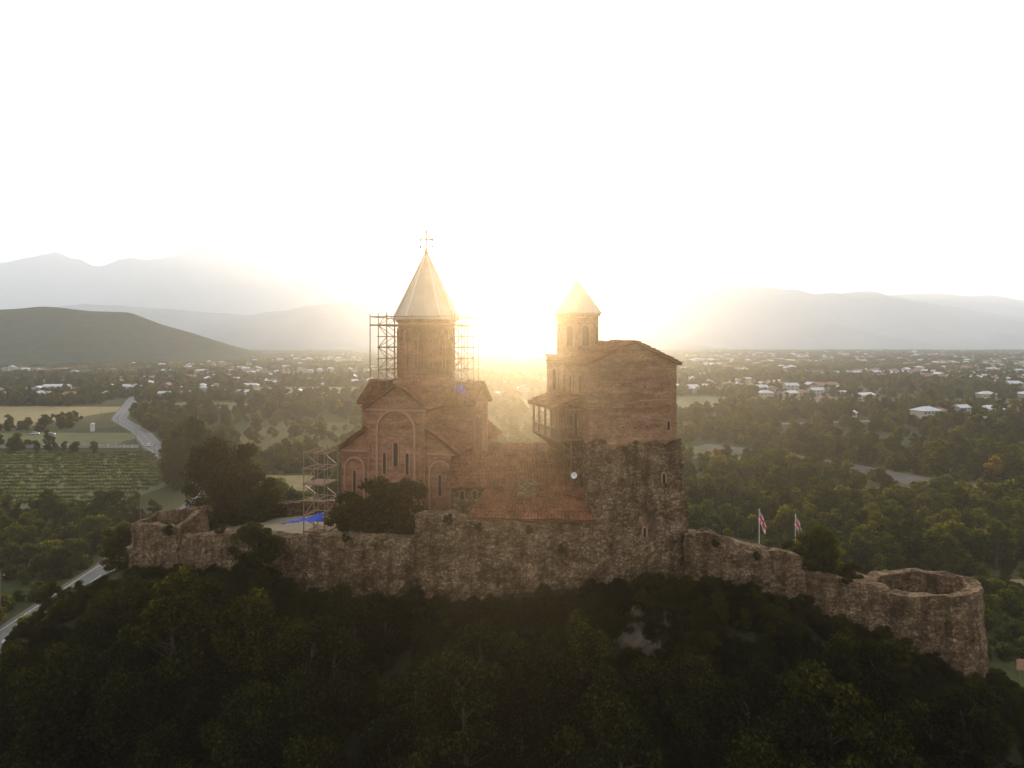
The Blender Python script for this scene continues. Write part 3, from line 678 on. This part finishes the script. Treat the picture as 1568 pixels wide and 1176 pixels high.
# ---------------------------------------------------------------- flags
def flag(x,y,z):
    e=empty('flag_on_pole',(x,y,z)); mb=MB(); mb.tube((0,0,-3.5),(0,0,2.6),.05,.035,'white'); mb.obj('pole',e)
    mb=MB(); n,mm=15,9; vs=[]
    for j in range(mm+1):
        for i in range(n+1):
            a=i/n;bz=j/mm; vs.append((.06+a*.55+.08*math.sin(bz*5),.16*math.sin(a*9+bz*2),2.5-bz*1.1-a*1.3))
    for j in range(mm):
        for i in range(n):
            cross=(j in (4,5)) or (i in (7,8)) or (j in(1,2,6,7) and i in(3,11)) or (j in (2,7) and i in (2,4,10,12))
            q=(j*(n+1)+i,j*(n+1)+i+1,(j+1)*(n+1)+i+1,(j+1)*(n+1)+i); mb.add([vs[k] for k in q],[(0,1,2,3)],'red' if cross else 'white')
    mb.obj('cloth',e)
flag(23.9,66,33.4); flag(27.4,66,32.9)
# ---------------------------------------------------------------- vehicles
def car(x,y,z,rz,paint='carw'):
    e=empty('parked_car' if paint=='cars' else 'car',(x,y,z),rz)
    mb=MB(); prof=[(-2.1,.35),(-2.15,.75),(-1.7,.92),(-1.0,.97),(1.2,.98),(2.0,.9),(2.15,.6),(2.1,.3)]
    n=len(prof); vs=[(a,s*(.85 if 0<i<n-1 else .8),c) for s in (-1,1) for i,(a,c) in enumerate(prof)]
    mb.add(vs,[tuple(range(n)),tuple(range(2*n-1,n-1,-1))]+[(i,(i+1)%n,n+(i+1)%n,n+i) for i in range(n)],paint)
    mb.obj('body',e)
    mb=MB(); mb.add([(-1.7,-.78,.93),(1.15,-.78,.98),(1.15,.78,.98),(-1.7,.78,.93),(-1.25,-.62,1.42),(.4,-.62,1.45),(.4,.62,1.45),(-1.25,.62,1.42)],[(0,1,5,4),(1,2,6,5),(2,3,7,6),(3,0,4,7)],'glass'); mb.obj('windows',e)
    mb=MB(); mb.box(-1.28,.42,-.64,.64,1.42,1.49,paint); mb.obj('roof',e)
    mb=MB()
    for a in (-1.35,1.35):
        for s in (-1,1): mb.tube((a,s*.66,.33),(a,s*.88,.33),.33,.33,'rubber',14); mb.tube((a,s*.88,.33),(a,s*.89,.33),.18,.18,'cars',10)
    mb.obj('wheels',e)
car(-183,343,.17,2.2,'carw'); car(-86.6,119,.17,1.65,'carw'); car(-260,385,.05,.2,'cars'); car(-88,247.5,.1,3.0,'cars'); car(-271,388,.05,.3,'carw')
# ---------------------------------------------------------------- houses
def housemesh(mb,w,d,h,rh,wall,roof,hip=False):
    mb.box(-w/2,w/2,-d/2,d/2,-.3,h,wall)
    o=.6;x0,x1,y0,y1=-w/2-o,w/2+o,-d/2-o,d/2+o; k=d/2 if hip else 0
    e=h+.02
    mb.add([(x0,y0,e),(x1,y0,e),(x1,y1,e),(x0,y1,e),(x0+k,0,e+rh),(x1-k,0,e+rh)],[(0,1,5,4),(2,3,4,5),(1,2,5),(3,0,4),(0,3,2,1)],roof)
    n=int(w/3)
    for i in range(n):
        x=-w/2+(i+.5)*w/n
        for s in (-1,1):
            zs=[1.0] if h<4 else [1.0,3.9]
            for z in zs:
                y=s*(d/2+.01); mb.add([(x-.6,y,z),(x+.6,y,z),(x+.6,y,z+1.3),(x-.6,y,z+1.3)],[(0,1,2,3)],'glass')
hs=[]
for i,(w,d,h,rh,wl,rf_,hp) in enumerate([(13,9,3.6,2.2,'plaster','roofm',True),(11,8,5.2,2.2,'plaster','roofm',False),(15,9,3.4,2.2,'plaster','roofr',True),(10,8,3.2,1.8,'plaster','roofm',False),(20,9,3.5,1.8,'plaster2','roofm',False),(12,9,5,2.4,'plaster','roofr',False)]):
    mb=MB(); housemesh(mb,w,d,h,rh,wl,rf_,hp); hs.append(mb.obj('village_house_%s'%'abcdef'[i],link=False))
vcx=coll('village_house_sources',hs)
pts=[];rz=[];sc=[];ix=[]
for i in range(4400):
    y=math.exp(R.uniform(math.log(470),math.log(4200))); x=R.uniform(-.82,.82)*y
    side=x/y
    p=.95 if side>.25 else (.55 if side<-.05 else .22)
    if y<700: p*=.4
    if side<.1 and y<620: continue
    if R.random()>p or blocked(x,y,9) or noise.noise(Vector((x*.004,y*.003,9)))<-.15: continue
    pts.append((x,y,.8));rz.append(R.choice([0,1.57])+.3+R.uniform(-.3,.3));sc.append(R.uniform(.8,1.3));ix.append(R.choices(range(6),[4,3,3,4,.4,2.5])[0])
scatter('distant_village',pts,rz,sc,ix,vcx)
def house(x,y,rz,w,d,h,rh,wl,rf_,hip):
    e=empty('village_house',(x,y,.05),rz); mb=MB(); mb.box(-w/2,w/2,-d/2,d/2,-.3,h,wl); mb.obj('walls',e)
    mb=MB(); o=.7;x0,x1,y0,y1=-w/2-o,w/2+o,-d/2-o,d/2+o;k=d/2 if hip else 0; ee=h+.03
    mb.add([(x0,y0,ee),(x1,y0,ee),(x1,y1,ee),(x0,y1,ee),(x0+k,0,ee+rh),(x1-k,0,ee+rh)],[(0,1,5,4),(2,3,4,5),(1,2,5),(3,0,4),(0,3,2,1)],rf_); mb.box(w*.2,w*.2+.6,.5,1.1,ee,ee+rh+.7,'trim'); mb.obj('roof',e)
    mb=MB(); n=int(w/3)
    for i in range(n):
        xx=-w/2+(i+.5)*w/n
        for s in (-1,1):
            for z in ([.9] if h<4.5 else [.9,3.8]): mb.box(xx-.6,xx+.6,s*d/2-.04,s*d/2+.04,z,z+1.3,'glass')
    mb.box(-.5,.5,-d/2-.05,-d/2,0,2.1,'wood'); mb.obj('windows_and_door',e)
for a in [(285,470,.3,16,11,5.8,2.6,'plaster','roofm',True),(300,440,.25,12,8,3.4,1.4,'plaster2','roofm',False),(345,400,.1,14,10,5,2,'plaster','roofr',True),(232,560,.4,17,10,3.4,2.2,'plaster2','roofm',True),(275,600,.2,15,9,3.6,2,'plaster','roofr',True),(330,640,.5,20,10,3.6,2,'plaster','roofm',False),
          (-480,720,.1,24,11,6.5,2.2,'plaster2','roofm',False),(-430,660,-.1,26,9,3.6,1.4,'plaster','roofm',False),(-300,700,.3,14,9,3.5,1.8,'plaster','roofr',True),(-215,640,.2,12,9,3.5,1.8,'plaster','roofm',True),(235,480,.1,11,8,3.2,1.5,'plaster2','roofm',False),(400,520,.3,16,10,5.6,2,'plaster','roofr',True)]: house(*a)
mb=MB(); mb.box(-.9,.9,-.9,.9,0,4.2,'plaster2'); mb.box(-1.05,1.05,-1.05,1.05,4.2,4.4,'plaster2'); mb.add([(-1.05,-1.05,4.4),(1.05,-1.05,4.4),(1.05,1.05,4.4),(-1.05,1.05,4.4),(0,0,5.2)],[(0,1,4),(1,2,4),(2,3,4),(3,0,4)],'roofm'); mb.obj('roadside_kiosk',loc=(-247,402,0))
mb=MB(); mb.box(-268,-185,338,338.2,0,1.5,'plaster')
for x in range(-268,-184,4): mb.box(x-.15,x+.15,337.9,338.3,0,1.8,'plaster2')
mb.obj('roadside_fence')
def upole(x,y,h=9):
    mb=MB(); z=H(x,y); mb.tube((x,y,z-.5),(x,y,z+h),.14,.09,'wood'); mb.tube((x-.9,y,z+h-.6),(x+.9,y,z+h-.6),.06,.06,'wood'); 
    for a in (-.8,0,.8): mb.tube((x+a,y,z+h-.55),(x+a,y,z+h-.3),.06,.05,'white')
    mb.obj('utility_pole')
for x,y in ((-152,290),(-190,345),(-232,402),(-280,465),(-96,128),(-98,180),(300,425),(240,430),(350,460)): upole(x,y)
mb=MB(); mb.tube((44.6,60,18),(44.6,60,24.3),.05,.05,'steel'); mb.tube((46.2,60,18),(46.2,60,24.3),.05,.05,'steel'); mb.box(44.3,46.5,59.9,59.98,23.3,24.2,'trim'); mb.obj('information_sign')
# ---------------------------------------------------------------- mountains
def ridge(name,D,P,mat,front=2300,back=900,amp=.16,dx=90,fs=500):
    X=np.arange(P[0][0],P[-1][0],dx); pr=np.interp(X,[p[0] for p in P],[p[1] for p in P])
    ker=np.array([1,2,1])/4
    pr[1:-1]=np.convolve(pr,ker,'same')[1:-1]
    Y=list(np.linspace(D-front,D,22))+list(np.linspace(D,D+back,6))[1:]
    vs=[]
    for y in Y:
        t=(y-(D-front))/front if y<=D else 1-(y-D)/back*.9
        for x,p in zip(X,pr):
            f=t**1.35 if y<=D else t
            nz=noise.noise(Vector((x/fs,y/fs/1.6,D)))+.5*noise.noise(Vector((x/fs*2.2,y/fs*1.3,D+3)))
            k=1 if y<=D else .4
            h=p*f+p*amp*nz*math.sin(math.pi*min(1,t))*1.3*k + p*.035*noise.noise(Vector((x/160,y/300,4)))
            vs.append((x,y,h-4))
    mb=MB(); n=len(X); mb.add(vs,[(j*n+i,j*n+i+1,(j+1)*n+i+1,(j+1)*n+i) for j in range(len(Y)-1) for i in range(n-1)],mat); mb.obj(name,smooth=True)
ridge('mountains',9000,[(-11000,600),(-9333,698),(-7600,980),(-6750,1111),(-6018,1257),(-5459,1059),(-5028,1197),(-4813,1146),(-4426,1214),(-4038,1369),(-3392,1111),(-2876,1077),(-2015,913),(-1240,853),(-551,655),(0,482),(568,353),(1400,200)],'mtn',dx=70)
ridge('mountains',8000,[(-500,100),(-184,243),(505,473),(888,626),(1347,756),(1883,795),(2572,733),(3185,703),(3491,641),(3950,634),(4180,680),(4563,573),(5099,488),(6002,351),(7779,243),(9000,200)],'mtn',dx=70)
ridge('mountains',9600,[(3000,300),(4236,552),(5054,716),(5963,770),(6418,716),(6781,734),(7417,597),(9235,461),(11000,400)],'mtn')
ridge('mountains',6000,[(-8000,150),(-5650,200),(-4500,330),(-3754,400),(-3065,360),(-2319,300),(-1515,420),(-941,379),(-367,253),(379,207),(953,178),(1355,121),(1728,5)],'mtn',1500,700,dx=60)
ridge('forested_hill',2000,[(-2600,120),(-2000,130),(-1500,157),(-1385,161),(-1250,150),(-1120,146),(-1020,109),(-926,81),(-850,52),(-740,5)],'fhill',550,500,.1,14,140)
# ---------------------------------------------------------------- haze (real volume; a faint glow term stands for light scattered many times inside it)
def haze(name,x0,x1,y0,y1,z0,z1,dens,g,col,lum=None):
    m,nt,out=newmat(name); v=nt.nodes.new('ShaderNodeVolumeScatter'); v.inputs['Density'].default_value=dens; v.inputs['Anisotropy'].default_value=g; v.inputs['Color'].default_value=(*col,1)
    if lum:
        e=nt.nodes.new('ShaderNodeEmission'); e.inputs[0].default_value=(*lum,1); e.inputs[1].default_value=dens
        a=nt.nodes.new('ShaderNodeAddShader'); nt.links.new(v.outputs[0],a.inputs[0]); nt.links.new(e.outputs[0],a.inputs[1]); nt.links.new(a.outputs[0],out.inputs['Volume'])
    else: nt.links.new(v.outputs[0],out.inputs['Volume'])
    M[name]=m; mb=MB(); mb.box(x0,x1,y0,y1,z0,z1,name); mb.obj(name)
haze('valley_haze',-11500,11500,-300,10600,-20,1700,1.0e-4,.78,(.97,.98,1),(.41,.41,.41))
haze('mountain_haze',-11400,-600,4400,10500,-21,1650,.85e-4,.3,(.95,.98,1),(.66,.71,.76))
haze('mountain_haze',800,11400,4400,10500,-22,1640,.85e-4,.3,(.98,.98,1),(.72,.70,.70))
haze('sun_glow_veil',-40,42,-10,110,37,85,.0020,.9,(1,.80,.54))  # added volume for the lens-like sun glow over the castle, not local mist
# ---------------------------------------------------------------- light
SE=5.6
sun=bpy.data.lights.new('sun','SUN'); sun.energy=5; sun.angle=math.radians(.5); sun.color=(1,.79,.52)
so=bpy.data.objects.new('sun',sun); COL.objects.link(so); so.rotation_euler=(-math.radians(90-SE),0,math.radians(-1))
w=bpy.data.worlds.new('World'); scene.world=w; w.use_nodes=True; nt=w.node_tree; nt.nodes.clear()
out=nt.nodes.new('ShaderNodeOutputWorld'); bg=nt.nodes.new('ShaderNodeBackground'); sky=nt.nodes.new('ShaderNodeTexSky')
sky.sky_type='NISHITA'; sky.sun_disc=False; sky.sun_elevation=math.radians(SE); sky.sun_rotation=math.radians(1); sky.dust_density=2.5; sky.air_density=1.0; sky.altitude=400
hs_=nt.nodes.new('ShaderNodeHueSaturation'); hs_.inputs['Saturation'].default_value=.55; nt.links.new(sky.outputs[0],hs_.inputs['Color'])
tc=nt.nodes.new('ShaderNodeTexCoord'); sx=nt.nodes.new('ShaderNodeSeparateXYZ'); nt.links.new(tc.outputs['Generated'],sx.inputs[0])
def mrange(src,a,b_,c_,d_):
    m_=nt.nodes.new('ShaderNodeMapRange'); m_.interpolation_type='SMOOTHSTEP'; 
    for i,v_ in enumerate((a,b_,c_,d_)): m_.inputs[i+1].default_value=v_
    nt.links.new(src,m_.inputs[0]); return m_.outputs[0]
fy=mrange(sx.outputs[1],-.5,.7,.78,1.0); fz=mrange(sx.outputs[2],0,.34,1.25,1.0)
mu=nt.nodes.new('ShaderNodeMath'); mu.operation='MULTIPLY'; nt.links.new(fy,mu.inputs[0]); nt.links.new(fz,mu.inputs[1])
vm=nt.nodes.new('ShaderNodeVectorMath'); vm.operation='SCALE'; vm.inputs[0].default_value=(7.7,8.0,8.1); nt.links.new(mu.outputs[0],vm.inputs['Scale'])
va=nt.nodes.new('ShaderNodeVectorMath'); va.operation='ADD'; nt.links.new(hs_.outputs[0],va.inputs[0]); nt.links.new(vm.outputs[0],va.inputs[1])
nt.links.new(va.outputs[0],bg.inputs['Color']); bg.inputs['Strength'].default_value=.09; nt.links.new(bg.outputs[0],out.inputs['Surface'])
# ---------------------------------------------------------------- camera
cam=bpy.data.cameras.new('camera'); cam.lens=24; cam.sensor_width=36; cam.shift_y=-.040; cam.clip_end=40000; cam.clip_start=.5
co=bpy.data.objects.new('camera',cam); COL.objects.link(co); co.location=(0,0,52); co.rotation_euler=(math.radians(90),0,0); scene.camera=co
scene.view_settings.view_transform='Standard'; scene.view_settings.look='None'; scene.view_settings.exposure=0
print('hill trees',nh,'plain',nm2)
